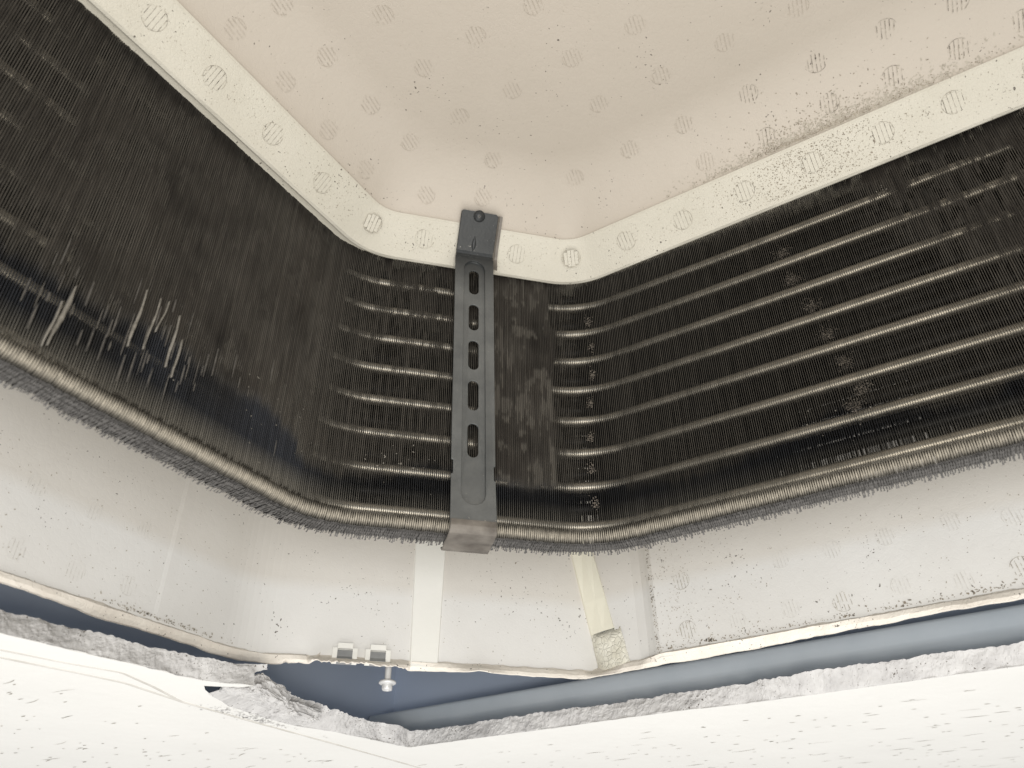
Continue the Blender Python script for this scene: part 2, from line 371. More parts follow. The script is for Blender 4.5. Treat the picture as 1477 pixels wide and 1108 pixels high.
tooth = np.where((lp[:, 0] > 0.94) & (lp[:, 0] < 1.08) & (lp[:, 1] > 0.85), (vnoise(q * 30, q * 0 + 4) - 0.3) * 0.004, 0)
jag2 = jag
rows = [np.column_stack([wpn - on * 0.0005, np.full(n, 0.396) + (fbm(q * 4, q * 0 + 8) - 0.5) * 0.004]),
        np.column_stack([wpn - on * 0.0045, np.full(n, 0.3925) + jag * 0.6]),
        np.column_stack([wpn * 0.4 + lp * 0.6 - on * 0.004, np.full(n, 0.3855) + jag]),
        np.column_stack([lp - on * 0.001, 0.3805 + jag + tooth]),
        np.column_stack([lp + on * 0.003, 0.3800 + jag + tooth]),
        np.column_stack([lp + on * 0.007, 0.3850 + jag * 0.2]), np.column_stack([wpn + on * 0.016, 0.41 + jag * 0.2])]
mk('cut_lip', np.concatenate(rows), grid_faces(len(rows), n), M['lip'], casing, smooth=False)

# two clip pockets with bent galvanised tabs
for (x0, y0, x1, y1) in ((1.0004, 0.9441, 1.0181, 0.9264), (1.0386, 0.9059, 1.0570, 0.8876)):
    ua, ub = onD(x0, y0), onD(x1, y1); um = (ua + ub) / 2; hw = (ub - ua) / 2
    vv_, ff_ = [], []
    for c, h in (((D0 - 0.003, um - hw - 0.004, 0.3965), (0.004, 0.004, 0.0125)), ((D0 - 0.003, um + hw + 0.004, 0.3965), (0.004, 0.004, 0.0125)), ((D0 - 0.003, um, 0.4125), (0.004, hw, 0.0045))):
        bv, bf = box(P(*c), (Dv, Uv, Zv), h); o = len(vv_); vv_ += bv; ff_ += [tuple(i + o for i in t_) for t_ in bf]
    mk('clip_pocket', vv_, ff_, M['strip2'], casing)
    rows_ = [(D0 + 0.000, 0.4075), (D0 - 0.0055, 0.405), (D0 - 0.0060, 0.395), (D0 - 0.0085, 0.3925), (D0 - 0.0095, 0.3895), (D0 - 0.006, 0.3865), (D0 + 0.01, 0.386)]
    v_ = []
    for (D, z) in rows_:
        for k in range(2): v_.append(P(D, um + (k * 2 - 1) * hw, z))
    mk('metal_tab', v_, grid_faces(len(rows_), 2), M['galv'], casing)

# hanging screw
def lathe(name, prof, cen, axis, m, parent, n=28, hexf=None):
    axis = np.array(axis, float); axis /= np.linalg.norm(axis); h = np.array([1, 0, 0]) if abs(axis[0]) < 0.8 else np.array([0, 1, 0])
    e1 = np.cross(axis, h); e1 /= np.linalg.norm(e1); e2 = np.cross(axis, e1); v = []
    for (r, z) in prof:
        for k in range(n):
            a = 2 * math.pi * k / n; v.append(np.array(cen) + axis * z + (e1 * math.cos(a) + e2 * math.sin(a)) * r)
    return mk(name, v, grid_faces(len(prof), n, close=True), m, parent, smooth=True)
sc = thing('hanging_screw', tuple(P(D0 + 0.018, onD(1.0628, 0.8815), 0.345)), 'short pale flange-head screw hanging head down in the dark gap under the foam wall', 'screw')
cs = P(D0 + 0.018, onD(1.0628, 0.8815), 0.0)
prof = [(0.0001, 0.400)]
z = 0.400
while z > 0.3625: prof += [(0.0058, z), (0.0049, z - 0.0012)]; z -= 0.0024
lathe('shank', prof, cs, (0, 0, 1), M['plast'], sc)
lathe('flange', [(0.004, 0.3665), (0.0125, 0.3655), (0.0145, 0.3635), (0.0145, 0.3615), (0.012, 0.3600), (0.004, 0.3595)], cs, (0, 0, 1), M['plast'], sc)
lathe('head', [(0.0095, 0.3605), (0.0095, 0.3530), (0.0085, 0.3505), (0.0060, 0.3500), (0.0050, 0.3520), (0.0001, 0.3525)], cs, (0, 0, 1), M['plast'], sc, n=6)

# ================================================================= top foam liner with rim
liner = thing('foam_liner', (0.6, 0.4, 1.06), 'cream moulded foam top liner with raised rim over the black coil', 'foam liner')
po, no = path(0.742, 1.487, 1.0205, 0.125, 0.012, -1.1, -1.1)
n = len(po)
def offp(base, nn, d): return base + nn * d
rows = []
rows.append(np.column_stack([po + no * 0.42, np.full(n, 1.020)]))
rows.append(np.column_stack([po + no * 0.012, np.full(n, 1.012)]))
rows.append(np.column_stack([po + no * 0.006, np.full(n, 1.0035)]))
q = np.arange(n) * 0.12
w_ = (fbm(q * 3, q * 0) - 0.5) * 0.003
rows.append(np.column_stack([po + no * (0.0015 + w_)[:, None], 1.0005 + w_]))
rows.append(np.column_stack([po - no * 0.0035, np.full(n, 1.0012)]))
rows.append(np.column_stack([po - no * 0.006, np.full(n, 1.0035)]))
for k in range(1, 7):
    a = k / 6; rows.append(np.column_stack([po - no * (0.006 + 0.049 * a), np.full(n, 1.0035 + 0.049 * a)]))
rows.append(np.column_stack([po - no * 0.0575, np.full(n, 1.0565)]))
mk('rim', np.concatenate(rows), grid_faces(len(rows), n), M['rim'], liner, smooth=False)
def cove(t_): q_ = min(max(t_ / 0.1, 0), 1); return 0.42 * math.sqrt(max(0, 1 - (1 - q_) ** 2)) + 0.58 * (q_ * (2 - q_))
def path_n(yL, sm, xR, r, x0=-1.1, y1=-1.1, na=14):
    c1 = np.array([sm - yL, yL]); c2 = np.array([xR, sm - xR]); t = r * math.tan(math.radians(22.5)); pts = []
    d1 = np.array([1, -1]) / s2
    a = c1 - np.array([t, 0]); b = c1 + d1 * t; c = c2 - d1 * t; d = c2 - np.array([0, t])
    pts += [np.array([x0, yL]) + (a - np.array([x0, yL])) * q_ for q_ in np.linspace(0, 1, 20, endpoint=False)]
    cen = a - np.array([0, r]); pts += [cen + r * np.array([math.cos(q_), math.sin(q_)]) for q_ in np.linspace(math.pi / 2, math.pi / 4, na, endpoint=False)]
    pts += [b + (c - b) * q_ for q_ in np.linspace(0, 1, 10, endpoint=False)]
    cen = d - np.array([r, 0]); pts += [cen + r * np.array([math.cos(q_), math.sin(q_)]) for q_ in np.linspace(math.pi / 4, 0, na, endpoint=False)]
    pts += [d + (np.array([xR, y1]) - d) * q_ for q_ in np.linspace(0, 1, 20)]
    return np.array(pts)
rows = []; K = 26
CW = 1.35
for k in range(K + 1):
    t_ = 0.1 * (1 - math.cos(k / K * math.pi / 2)); ins = 0.0565 + t_ * CW
    pp = path_n(0.742 - ins, 1.487 - s2 * ins, 1.0205 - ins, 0.068 + t_ * 1.0); n = len(pp)
    rows.append(np.column_stack([pp, np.full(n, 1.0560 + 0.0640 * cove(t_))]))
V = np.concatenate(rows); F = grid_faces(K + 1, n)
cap = [K * n + i for i in range(n)]
V = np.vstack([V, [[-1.1, -1.1, 1.12]]]); cap.append(len(V) - 1); F.append(tuple(cap))
mk('plate', V, F, M['plate'], liner, smooth=True)

# vent marks: slitted discs moulded into the foam
def mark_mesh(name, r, dirty, foam, seed=0, ns=5, arc=0.6, lands=True):
    g = random.Random(seed); v, f, mi = [], [], []; n = 40
    a0 = g.uniform(0, 6.28); sw = r * 0.020
    for k in range(n):                      # broken ring
        a = 2 * math.pi * k / n
        if ((a - a0) % 6.283) / 6.283 > arc and g.random() < 0.85: continue
        wd = r * g.uniform(0.012, 0.05); a2 = a + 2 * math.pi / n; o = len(v)
        for aa, rr in ((a, r - wd), (a, r), (a2, r), (a2, r - wd)): v.append((rr * math.cos(aa), rr * math.sin(aa), 0.00010))
        f.append((o, o + 1, o + 2, o + 3)); mi.append(1)
    for i in range(ns):
        x = (i - (ns - 1) / 2) * r * 1.5 / (ns - 1); L = math.sqrt(max(0, (r * 0.92) ** 2 - x * x)); y = -L
        while y < L:
            ln = g.uniform(0.25, 0.9) * r; y2 = min(L, y + ln); o = len(v); w0, w1 = sw * g.uniform(0.5, 1.8), sw * g.uniform(0.5, 1.8)
            v += [(x - w0, y, 0.00014), (x + w0, y, 0.00014), (x + w1, y2, 0.00014), (x - w1, y2, 0.00014)]; f.append((o, o + 1, o + 2, o + 3)); mi.append(1)
            y = y2 + (g.uniform(0.05, 0.35) * r if g.random() < 0.5 else 0)
    if lands:
        for i in range(ns - 1):
            x = ((i + 0.5) - (ns - 1) / 2) * r * 1.5 / (ns - 1); L = math.sqrt(max(0, (r * 0.86) ** 2 - x * x)); hw = r * 1.5 / (ns - 1) / 2 - sw * 1.0
            bv, bf = box((x, 0, 0.00008), ((1, 0, 0), (0, 1, 0), (0, 0, 1)), (hw, L, 0.00006)); o = len(v); v += [tuple(p) for p in bv]
            for q_ in bf: f.append(tuple(i_ + o for i_ in q_)); mi.append(0)
    me = bpy.data.meshes.new(name); me.from_pydata([tuple(x) for x in v], [], f)
    me.materials.append(foam); me.materials.append(dirty); me.polygons.foreach_set('material_index', mi); me.update(); return me
R_m = 0.0172 * S
class MarkSet(dict):
    def __getitem__(self, key):             # a few worn variants of each kind share their meshes
        l = dict.__getitem__(self, key); self.c = getattr(self, 'c', 0) + 1; return l[self.c * 7 % len(l)]
mm = MarkSet()
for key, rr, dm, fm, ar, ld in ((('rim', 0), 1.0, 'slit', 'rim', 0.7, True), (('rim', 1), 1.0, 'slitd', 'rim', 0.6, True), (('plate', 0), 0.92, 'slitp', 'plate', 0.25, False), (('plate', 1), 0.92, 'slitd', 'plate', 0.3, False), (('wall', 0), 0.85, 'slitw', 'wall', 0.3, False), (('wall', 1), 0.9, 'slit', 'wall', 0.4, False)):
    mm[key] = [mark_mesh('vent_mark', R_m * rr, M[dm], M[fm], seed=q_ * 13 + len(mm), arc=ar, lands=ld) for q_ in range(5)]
def put_mark(me, p, nrm, slit_dir, parent, lift=0.0002):
    nrm = np.array(nrm, float); nrm /= np.linalg.norm(nrm); s_ = np.array(slit_dir, float); s_ -= nrm * s_.dot(nrm); s_ /= np.linalg.norm(s_)
    x = np.cross(s_, nrm)
    o = bpy.data.objects.new('vent_mark', me); C.objects.link(o); o.parent = parent
    pos = W(np.array(p, float)) + nrm * lift - np.array(parent.location)
    o.matrix_local = Matrix(((x[0], s_[0], nrm[0], pos[0]), (x[1], s_[1], nrm[1], pos[1]), (x[2], s_[2], nrm[2], pos[2]), (0, 0, 0, 1)))
    return o
nL = (0, -1 / s2, -1 / s2); nR = (-1 / s2, 0, -1 / s2); nD = (-0.5, -0.5, -1 / s2)
rimL = [(0.055,0.7155,1.0265),(0.162,0.7150,1.0270),(0.2681,0.7138,1.0282),(0.3737,0.7154,1.0266),(0.4878,0.7150,1.0270),(0.6009,0.7160,1.0260)]
rimD = [(0.7201,0.7094,1.0382),(0.7911,0.6474,1.0318),(0.9113,0.5288,1.0307),(0.9770,0.4552,1.0363)]
rimR = [(0.9905,0.3477,1.0295),(0.9936,0.2428,1.0264),(0.9907,0.1315,1.0293),(0.9907,0.0189,1.0293),(0.9902,-0.0894,1.0298),(0.9896,-0.1923,1.0304),(0.9900,-0.300,1.0300),(0.9900,-0.407,1.0300)]
for i, p in enumerate(rimL): p = (p[0], 0.742 - (p[2] - 0.9975), p[2]); put_mark(mm[('rim', 1 if i in (2, 3) else 0)], p, nL, (0, 1, -1), liner)
for i, p in enumerate(rimD):
    D = (p[0] + p[1]) / s2; U = (p[0] - p[1]) / s2; z = 1.0285
    nn = nD; q_ = P(1.487 / s2 - (z - 0.9975), U, z)
    if i == 0: nn = (-0.27, -0.653, -1 / s2); q_ = np.array([p[0] - 0.006, p[1] - 0.006, 1.028])
    if i == 3: nn = (-0.653, -0.27, -1 / s2); q_ = np.array([p[0] - 0.004, p[1] - 0.004, 1.0265])
    put_mark(mm[('rim', 1 if i == 0 else 0)], q_, nn, (nn[0], nn[1], 0.8), liner, 0.0008 if i in (0, 3) else 0.0002)
for i, p in enumerate(rimR): p = (1.0205 - (p[2] - 0.9975), p[1], p[2]); put_mark(mm[('rim', 1 if i in (2, 3, 4, 5) else 0)], p, nR, (1, 0, -1), liner)
PM = [(0.775,-0.035,1.1205),(0.772,0.074,1.1205),(0.878,-0.138,1.1195),(0.879,-0.035,1.1190),(0.878,0.073,1.1190),(0.945,-0.130,1.0915),(0.943,-0.033,1.0930),(0.950,0.070,1.0860),(0.947,0.174,1.0895),(0.888,-0.235,1.1180),(0.947,-0.222,1.0895),(0.879,0.182,1.1190),(0.947,-0.308,1.0890),(0.674,0.179,1.1205),(0.773,0.180,1.1205),(0.564,0.391,1.1205),(0.568,0.292,1.1205),(0.672,0.393,1.1205),(0.673,0.284,1.1205),(0.769,0.286,1.1205),(0.357,0.670,1.0905),(0.472,0.602,1.1195),(0.457,0.670,1.0905),(0.558,0.673,1.0880),(0.374,0.601,1.1195),(0.465,0.488,1.1205),(0.566,0.488,1.1205),(0.574,0.602,1.1195),(0.667,0.592,1.1200),(0.652,0.674,1.0860),(0.669,0.492,1.1205),(0.773,0.492,1.1200),(0.755,0.622,1.0905),(0.819,0.544,1.0990),(0.878,0.281,1.1195),(0.882,0.390,1.1185)]
# true liner surface: distance in from the rim's inner edge -> height
def liner_surface(x, y):
    ds = [(0.742 - y, (0, 1)), (1.0205 - x, (1, 0)), ((1.487 - x - y) / s2, (1 / s2, 1 / s2))]
    _sm = -0.012 * math.log(sum(math.exp(-q_[0] / 0.012) for q_ in ds))
    d, nn = min(ds, key=lambda t_: t_[0]); d = _sm - 0.0565
    t_ = min(max(d / CW, 0.0005), 0.1); h = 1.0560 + 0.0640 * cove(t_)
    if t_ >= 0.0999: return h, (0, 0, -1)
    sl = 0.0635 * (cove(t_ + 0.001) - cove(t_ - 0.001)) / 0.002 / CW
    n_ = np.array([-nn[0] * sl, -nn[1] * sl, -1.0]); return h, n_ / np.linalg.norm(n_)
def snap_view(p):                         # slide a measured point along its sight line until it sits on the liner
    x, y = p[0] / p[2], p[1] / p[2]; z = 1.05
    while z < 1.13:
        d = min(0.742 - y * z, 1.0205 - x * z, (1.487 - (x + y) * z) / s2) - 0.0575
        if d > 0 and z >= liner_surface(x * z, y * z)[0]: break
        z += 0.0005
    return (x * z, y * z, min(z, 1.12))
for p in PM:
    q_ = snap_view(p); h, nn = liner_surface(q_[0], q_[1])
    dirty = 1 if (q_[0] > 0.86 and q_[1] < 0.1) or (abs(q_[1] + 0.235) < 0.02) else 0
    put_mark(mm[('plate', dirty)], (q_[0], q_[1], h), nn, (1, 0.15, 0), liner, 0.0003 if nn[2] == -1 else 0.0007)
# marks outside the frame that continue the lattice
for i in range(6):
    for j in range(7):
        x = 0.466 + 0.104 * 0 - 0.104 * i; y = 0.39 - 0.104 * j
        if x / 1.12 > 0.36: continue
        if y < -0.3: continue
        put_mark(mm[('plate', 0)], (x, y, 1.12), (0, 0, -1), (1, 0.15, 0), liner, 0.0003)

casR = [(0.4341,0.5091),(0.2617,0.5088),(0.1808,0.5054),(0.0993,0.5091),(0.0064,0.5097),(-0.0732,0.4980),(0.4340,0.4241),(0.3492,0.4224),(0.2622,0.4272),(0.1838,0.4227),(0.0979,0.4300),(0.0152,0.4198),(-0.0607,0.4238),(-0.145,0.425),(-0.23,0.425),(-0.16,0.505)]
for i, (y, z) in enumerate(casR): put_mark(mm[('wall', 1 if i in (0, 6, 9, 12) else 0)], (1.282, y, z), (-1, 0, 0), (0, 0.1, 1), casing)
for (x, z) in ((0.6659, 0.4323), (0.5817, 0.4261), (0.6678, 0.5220), (0.5809, 0.5174), (0.4955, 0.5195), (0.497, 0.428), (0.411, 0.52)): put_mark(mm[('wall', 0)], (x, 1.047, z), (0, -1, 0), (0, 0, 1), casing)

# grime flecks
def flecks(name, items, m, parent):
    v, f = [], []
    for (p, nn, sz) in items:
        nn = np.array(nn, float); nn /= np.linalg.norm(nn); h = np.array([0.3, 0.5, 0.8]); e1 = np.cross(nn, h); e1 /= np.linalg.norm(e1); e2 = np.cross(nn, e1)
        k = rng.choice((4, 5, 6)); o = len(v); st = rng.uniform(1, 2.2); an = rng.uniform(0, 6.28); ca, sa = math.cos(an), math.sin(an)
        for i in range(k):
            a = 2 * math.pi * i / k; r = sz * rng.uniform(0.5, 1.1); x = math.cos(a) * r * st; y = math.sin(a) * r
            v.append(np.array(p) + nn * 0.0005 + e1 * (x * ca - y * sa) + e2 * (x * sa + y * ca))
        f.append(tuple(range(o, o + k)))
    return mk(name, v, f, m, parent, kind='stuff')
it = []; it2 = []
def rimpt(y, a): return (1.0205 - 0.006 - 0.049 * a, y, 1.0035 + 0.049 * a)
for k in range(1300):                       # peppered patch on the right rim
    y = rng.gauss(0.02, 0.075); a = rng.uniform(0.02, 0.98)
    it.append((rimpt(y, a), nR, rng.uniform(0.0003, 0.0010) * (1.5 if k % 17 == 0 else 1)))
for k in range(700):
    y = rng.uniform(-0.5, 0.4); it2.append((rimpt(y, rng.uniform(0.02, 0.98)), nR, rng.uniform(0.0003, 0.0009)))
for k in range(420):                        # left and corner rim
    x = rng.uniform(0.1, 0.68); a = rng.random(); it2.append(((x, 0.742 - 0.006 - 0.049 * a, 1.0035 + 0.049 * a), nL, rng.uniform(0.0003, 0.0009)))
    if k % 3 == 0: x = rng.gauss(0.64, 0.05); x = x if x < 0.68 else 0.4 + rng.random() * 0.28; it.append(((x, 0.742 - 0.006 - 0.049 * a, 1.0035 + 0.049 * a), nL, rng.uniform(0.0004, 0.0010)))
for k in range(260):
    u = rng.uniform(0.04, 0.33); a = rng.uniform(0.1, .95); it2.append((P(1.487 / s2 - 0.006 - 0.049 * a, u, 1.0035 + 0.049 * a), nD, rng.uniform(0.0003, 0.0010)))
for k in range(1300):                       # grime caught along the crease on the right
    y = rng.gauss(-0.03, 0.10) if k % 4 else rng.gauss(0.02, 0.04); dx = abs(rng.gauss(0, 0.0022)) if k % 3 else rng.expovariate(1 / 0.014); x = 0.9625 - dx
    if y > 0.3: continue
    h, nn = liner_surface(x, y); it.append(((x, y, h), nn, rng.uniform(0.0004, 0.0013)))
for k in range(1500):
    y = rng.gauss(-0.03, 0.11); x = 0.9635 - rng.expovariate(1 / 0.006)
    if y > 0.33: continue
    h, nn = liner_surface(x, y); it2.append(((x, y, h), nn, rng.uniform(0.0006, 0.0019)))
for k in range(300):
    x = rng.uniform(0.3, 0.95); y = rng.uniform(-0.3, 0.68)
    if x + y > 1.30: continue
    h, nn = liner_surface(x, y); it2.append(((x, y, h), nn, rng.uniform(0.0003, 0.0010)))
flecks('grime_specks', it, M['grime'], liner); flecks('dust_specks', it2, M['grime2'], liner)
it = []; it2 = []
for k in range(620):
    y = 0.48 - abs(rng.gauss(0, 0.07)) if k % 2 else rng.uniform(-0.3, 0.48); z = rng.uniform(0.39, 0.60)
    (it if rng.random() < 0.35 else it2).append(((1.282, y, z), (-1, 0, 0), rng.uniform(0.0003, 0.0010)))
for k in range(420):                        # dirt line just above the lip, right wall
    y = rng.uniform(-0.3, 0.49); z = 0.397 + abs(rng.gauss(0, 0.004)) + 0.002; it.append(((1.282, y, z), (-1, 0, 0), rng.uniform(0.0004, 0.0013) * (0.5 + vnoise(y * 30, 3.0))))
for k in range(160):
    z = rng.uniform(0.395, 0.60); it.append(((1.2825, 0.492 - abs(rng.gauss(0, 0.004)), z), (-1, 0, 0), rng.uniform(0.0004, 0.0012)))
for k in range(120):
    u = rng.uniform(0.09, 0.44); z = rng.uniform(0.40, 0.6); it2.append((P(D0, u, z), (-1, -1, 0), rng.uniform(0.0003, 0.0010)))
for k in range(7):
    u = rng.uniform(0.25, 0.43); z = rng.uniform(0.42, 0.6); it.append((P(D0, u, z), (-1, -1, 0), rng.uniform(0.0007, 0.0015)))
for k in range(300):
    x = rng.uniform(0.35, 0.88); z = rng.uniform(0.395, 0.6); it2.append(((x, 1.047, z), (0, -1, 0), rng.uniform(0.0003, 0.0010)))
for k in range(120):
    x = rng.gauss(0.73, 0.05); z = 0.397 + abs(rng.gauss(0, 0.004)); it2.append(((x, 1.0445, z + 0.001), (0, -1, 0), rng.uniform(0.0006, 0.0015)))
flecks('grime_specks', it, M['grime'], casing); flecks('dust_specks', it2, M['grime2'], casing)

# ================================================================= evaporator coil
coil = thing('evaporator_coil', (1.0, 0.6, 0.49), 'dirty black finned evaporator coil bent round the inside corner', 'coil')
PITCH = 0.0031
pi_, ni_ = path(0.765, 1.503, 1.033, 0.15, PITCH, -0.35, -0.75)
nf = len(pi_)
sidx = np.arange(nf)
U_ = (pi_[:, 0] - pi_[:, 1]) / s2
on_left = (ni_[:, 0] < 0.05); on_right = (ni_[:, 1] < 0.05)
# fin yaw: fins on the right wall lean a little
ang = np.arctan2(ni_[:, 1], ni_[:, 0])
yaw = np.where(pi_[:, 1] < 0.47, np.clip((0.45 - pi_[:, 1]) / 0.07, 0, 1) * np.radians(np.clip(5.6 + (pi_[:, 1] - 0.1) * 24, -4, 14)), 0.0)
yaw = yaw + np.where((U_ > 0.0) & (U_ < 0.2) & ~on_left & ~on_right, math.radians(6), 0)
yaw = yaw + nrs.normal(0, math.radians(0.9), nf)
fd = np.stack([np.cos(ang + yaw), np.sin(ang + yaw)], 1); fs = np.stack([fd[:, 1], -fd[:, 0]], 1)
DEP = 0.0505
depth = DEP + 0.004 * (vnoise(sidx * 0.08, sidx * 0) - 0.5) + nrs.uniform(-0.0010, 0.0010, nf) + 0.004 * (vnoise(sidx * 0.35, sidx * 0 + 5) - 0.5)
zbot = 0.4935 + nrs.uniform(-0.0006, 0.0006, nf)
ZT = 1.012
# --- fin sheets
v = []; f = []
ts = np.array([0.0, 0.35, 1.0])
for i in range(nf):
    o = len(v); p = pi_[i]; a = p + fd[i] * 0.0008; b = p + fd[i] * depth[i]
    c = p + fd[i] * depth[i] * 0.5 + fs[i] * 0.0021
    v += [(*(p + fd[i] * 0.010), zbot[i] + 0.002), (*c, zbot[i] + 0.002), (*c, ZT), (*a, ZT), (*a, 0.514), (*b, zbot[i] + 0.002), (*b, ZT)]
    f.append((o, o + 1, o + 2, o + 3, o + 4)); f.append((o + 1, o + 5, o + 6, o + 2))
mk('fin_sheets', v, f, M['fin'], coil, kind='stuff')
# --- front edges with caked dust: ribbon per fin
NZ = 84
zz = np.linspace(0.514, ZT, NZ)
# dust cover 0..1 by position
cov = np.zeros(nf)
for i in range(nf):
    x, y = pi_[i]
    if on_left[i]: c = 0.85 if x < 0.66 else 0.85 - (x - 0.66) / 0.03 * 0.2
    elif not on_right[i]:
        u = U_[i]
        if u < 0.02: c = 0.62 - 0.25 * np.clip((u + 0.02) / 0.06, 0, 1)
        elif u < 0.20: c = np.clip(0.5 - (u - 0.02) / 0.08 * 0.4, 0.42, 1)
        elif u < 0.335: c = 0.85
        elif u < 0.385: c = 0.85 - (u - 0.335) / 0.05 * 0.80
        else: c = 0.05
    else: c = 0.05 + 0.30 * np.clip((-0.03 - y) / 0.15, 0, 1)
    cov[i] = c
GS, GZ = np.meshgrid(sidx, zz, indexing='ij')
zb = 0.585 + 0.035 * (fbm(sidx * 0.02, sidx * 0 + 3) - 0.5) * 2 + 0.012 * (vnoise(sidx * 0.3, sidx * 0) - 0.5)
zb = zb + np.where(on_left, 0.02, 0) + np.where(on_right, -0.01, 0)
above = 1 / (1 + np.exp(-(GZ - zb[:, None]) / 0.004))
n1_ = fbm(GS * 0.05, GZ * 18, 4); n2_ = fbm(GS * 0.45, GZ * 22 + 9, 3); n3_ = vnoise(GS * 0.9, GZ * 60)
covz = cov[:, None] + np.zeros_like(GZ)
yb_ = 0.03 - (0.95 - GZ) * 0.62
covz = np.where(on_right[:, None], np.clip(0.05 + 0.95 * np.clip((yb_ - pi_[:, 1][:, None]) / 0.12, 0, 1), 0, 1), covz)
stk = ((U_ > 0.03) & (U_ < 0.20) & ~on_left & ~on_right)[:, None]
covz = np.where(stk, covz + 0.42 * np.clip((GZ - 0.66) / 0.28, 0, 1), covz)
d_ = covz * above * (0.55 + 0.9 * (n1_ - 0.35)) + (n2_ - 0.5) * 0.5 * covz * above
n4_ = fbm(GS * 0.16 + 30, GZ * 34, 3); slot = ((n2_ < 0.42) & (n1_ < 0.56)) | (n4_ < 0.36); d_ = np.where(slot, d_ * np.where(on_left[:, None] & (GZ > 0.68), 0.6, 0.15), d_)
topf = np.exp(-(1.0 - np.minimum(GZ, 1.0)) / 0.012) * 0.6 * (0.4 + n3_); d_ = np.clip(d_ + topf * 0.6, 0, 1)
width = PITCH * (0.17 + 0.75 * d_ * (0.75 + 0.5 * n3_) + 0.05 * (n3_ - 0.5)); width = np.minimum(width, PITCH * 0.92)
rz = ((U_ > 0.22) & (U_ < 0.338) & ~on_left & ~on_right)[:, None] & (GZ > zb[:, None]); width = np.where(rz, np.maximum(width, PITCH * (0.70 + 0.22 * n3_)), width)
jit = (vnoise(GS * 0.7 + 100, GZ * 30) - 0.5) * PITCH * 0.12 + (fbm(GS * 0.11, GZ * 14) - 0.5) * PITCH * 0.22
push = -0.0012 * d_ * (0.5 + n3_)
bare = np.array([0.080, 0.073, 0.062]); dust = np.array([0.0150, 0.0125, 0.0102]); wet = np.array([0.011, 0.0145, 0.022])
tint = 0.25 + 1.9 * np.clip(fbm(GS * 0.035 + 50, GZ * 8, 4) - 0.15, 0, 1)
col = bare[None, None] * (1 - d_[..., None]) + dust[None, None] * d_[..., None] * tint[..., None]
below = (1 - above)[..., None]; col = col * (1 - below * 0.8) + wet[None, None] * below * 0.8 * tint[..., None]
low = np.clip((0.556 - GZ) / 0.03, 0, 1)[..., None]; col = col * (1 - low) + np.array([0.12, 0.112, 0.096])[None, None] * low  # lower fin edges brightened: light from below painted into the colour
finvar = (0.8 + 0.4 * nrs.rand(nf))[:, None, None]; col = col * finvar
c3 = pi_[:, None, :] + fs[:, None, :] * jit[..., None] + fd[:, None, :] * push[..., None]
hw = (width / 2)[..., None]
A = c3 - fs[:, None] * hw; B = c3 + fs[:, None] * hw; BK = fd[:, None, :] * 0.0028
def z3(p): return np.concatenate([p, GZ[..., None]], 2)
# bevel at the bottom corner is added as extra rows
rows_v = np.stack([z3(A + BK * 1.0), z3(A), z3(B), z3(B + BK * 1.0)], 2)           # nf, NZ, 4, 3
NB = 7
bev = np.zeros((nf, NB, 4, 3)); bcol = np.zeros((nf, NB, 3))
bt = np.linspace(0, 1, NB)
bowx = 0.011 * (1 - np.cos(bt * math.pi / 2)); bowz = -0.0200 * np.sin(bt * math.pi / 2)
for k in range(NB):
    wv = PITCH * (0.30 + 0.42 * math.sin(bt[k] * math.pi * 0.8)) * (0.85 + 0.3 * nrs.rand(nf))
    cen = pi_ + fd * bowx[k] + fs * (jit[:, 0] * (1 - bt[k]))[:, None]; zk = 0.514 + bowz[k] + (zbot - 0.4935)
    a = cen - fs * (wv / 2)[:, None]; b = cen + fs * (wv / 2)[:, None]
    up = fd * 0.0015
    for q_, (pp, dz) in enumerate(((a + up, 0.0022), (a, 0), (b, 0), (b + up, 0.0022))):
        bev[:, k, q_, :2] = pp; bev[:, k, q_, 2] = zk + dz * bt[k]
    g = 0.045 + 0.33 * math.exp(-((bt[k] - 0.42) / 0.24) ** 2); bcol[:, k] = np.array([1.0, 0.91, 0.75]) * g * (0.8 + 0.4 * nrs.rand(nf))[:, None]  # lit crest painted as a bright peak in the bevel colour
allv = np.concatenate([bev[:, ::-1], rows_v], 1); allc = np.concatenate([bcol[:, ::-1], col], 1)
NR = NB + NZ
V = allv.reshape(-1, 3)
base = (np.arange(nf) * NR * 4)[:, None, None]; r_ = (np.arange(NR - 1) * 4)[None, :, None]; c_ = np.arange(3)[None, None, :]
a = base + r_ + c_; quads = np.stack([a, a + 1, a + 5, a + 4], -1).reshape(-1, 4)
me = bpy.data.meshes.new('fin_edges'); me.vertices.add(len(V)); VV = W(V.copy()) - np.array(coil.location)
me.vertices.foreach_set('co', VV.astype('f4').ravel()); nq = len(quads)
me.loops.add(nq * 4); me.loops.foreach_set('vertex_index', quads.astype('i4').ravel())
me.polygons.add(nq); me.polygons.foreach_set('loop_start', (np.arange(nq) * 4).astype('i4')); me.polygons.foreach_set('loop_total', np.full(nq, 4, 'i4'))
me.update(calc_edges=True); me.materials.append(M['edge'])
ca = me.color_attributes.new('Col', 'FLOAT_COLOR', 'POINT')
cc = np.ones((nf, NR, 4, 4)); cc[..., :3] = allc[:, :, None, :]; ca.data.foreach_set('color', cc.astype('f4').ravel())
eo = bpy.data.objects.new('fin_edges', me); C.objects.link(eo); eo.parent = coil; eo['kind'] = 'stuff'
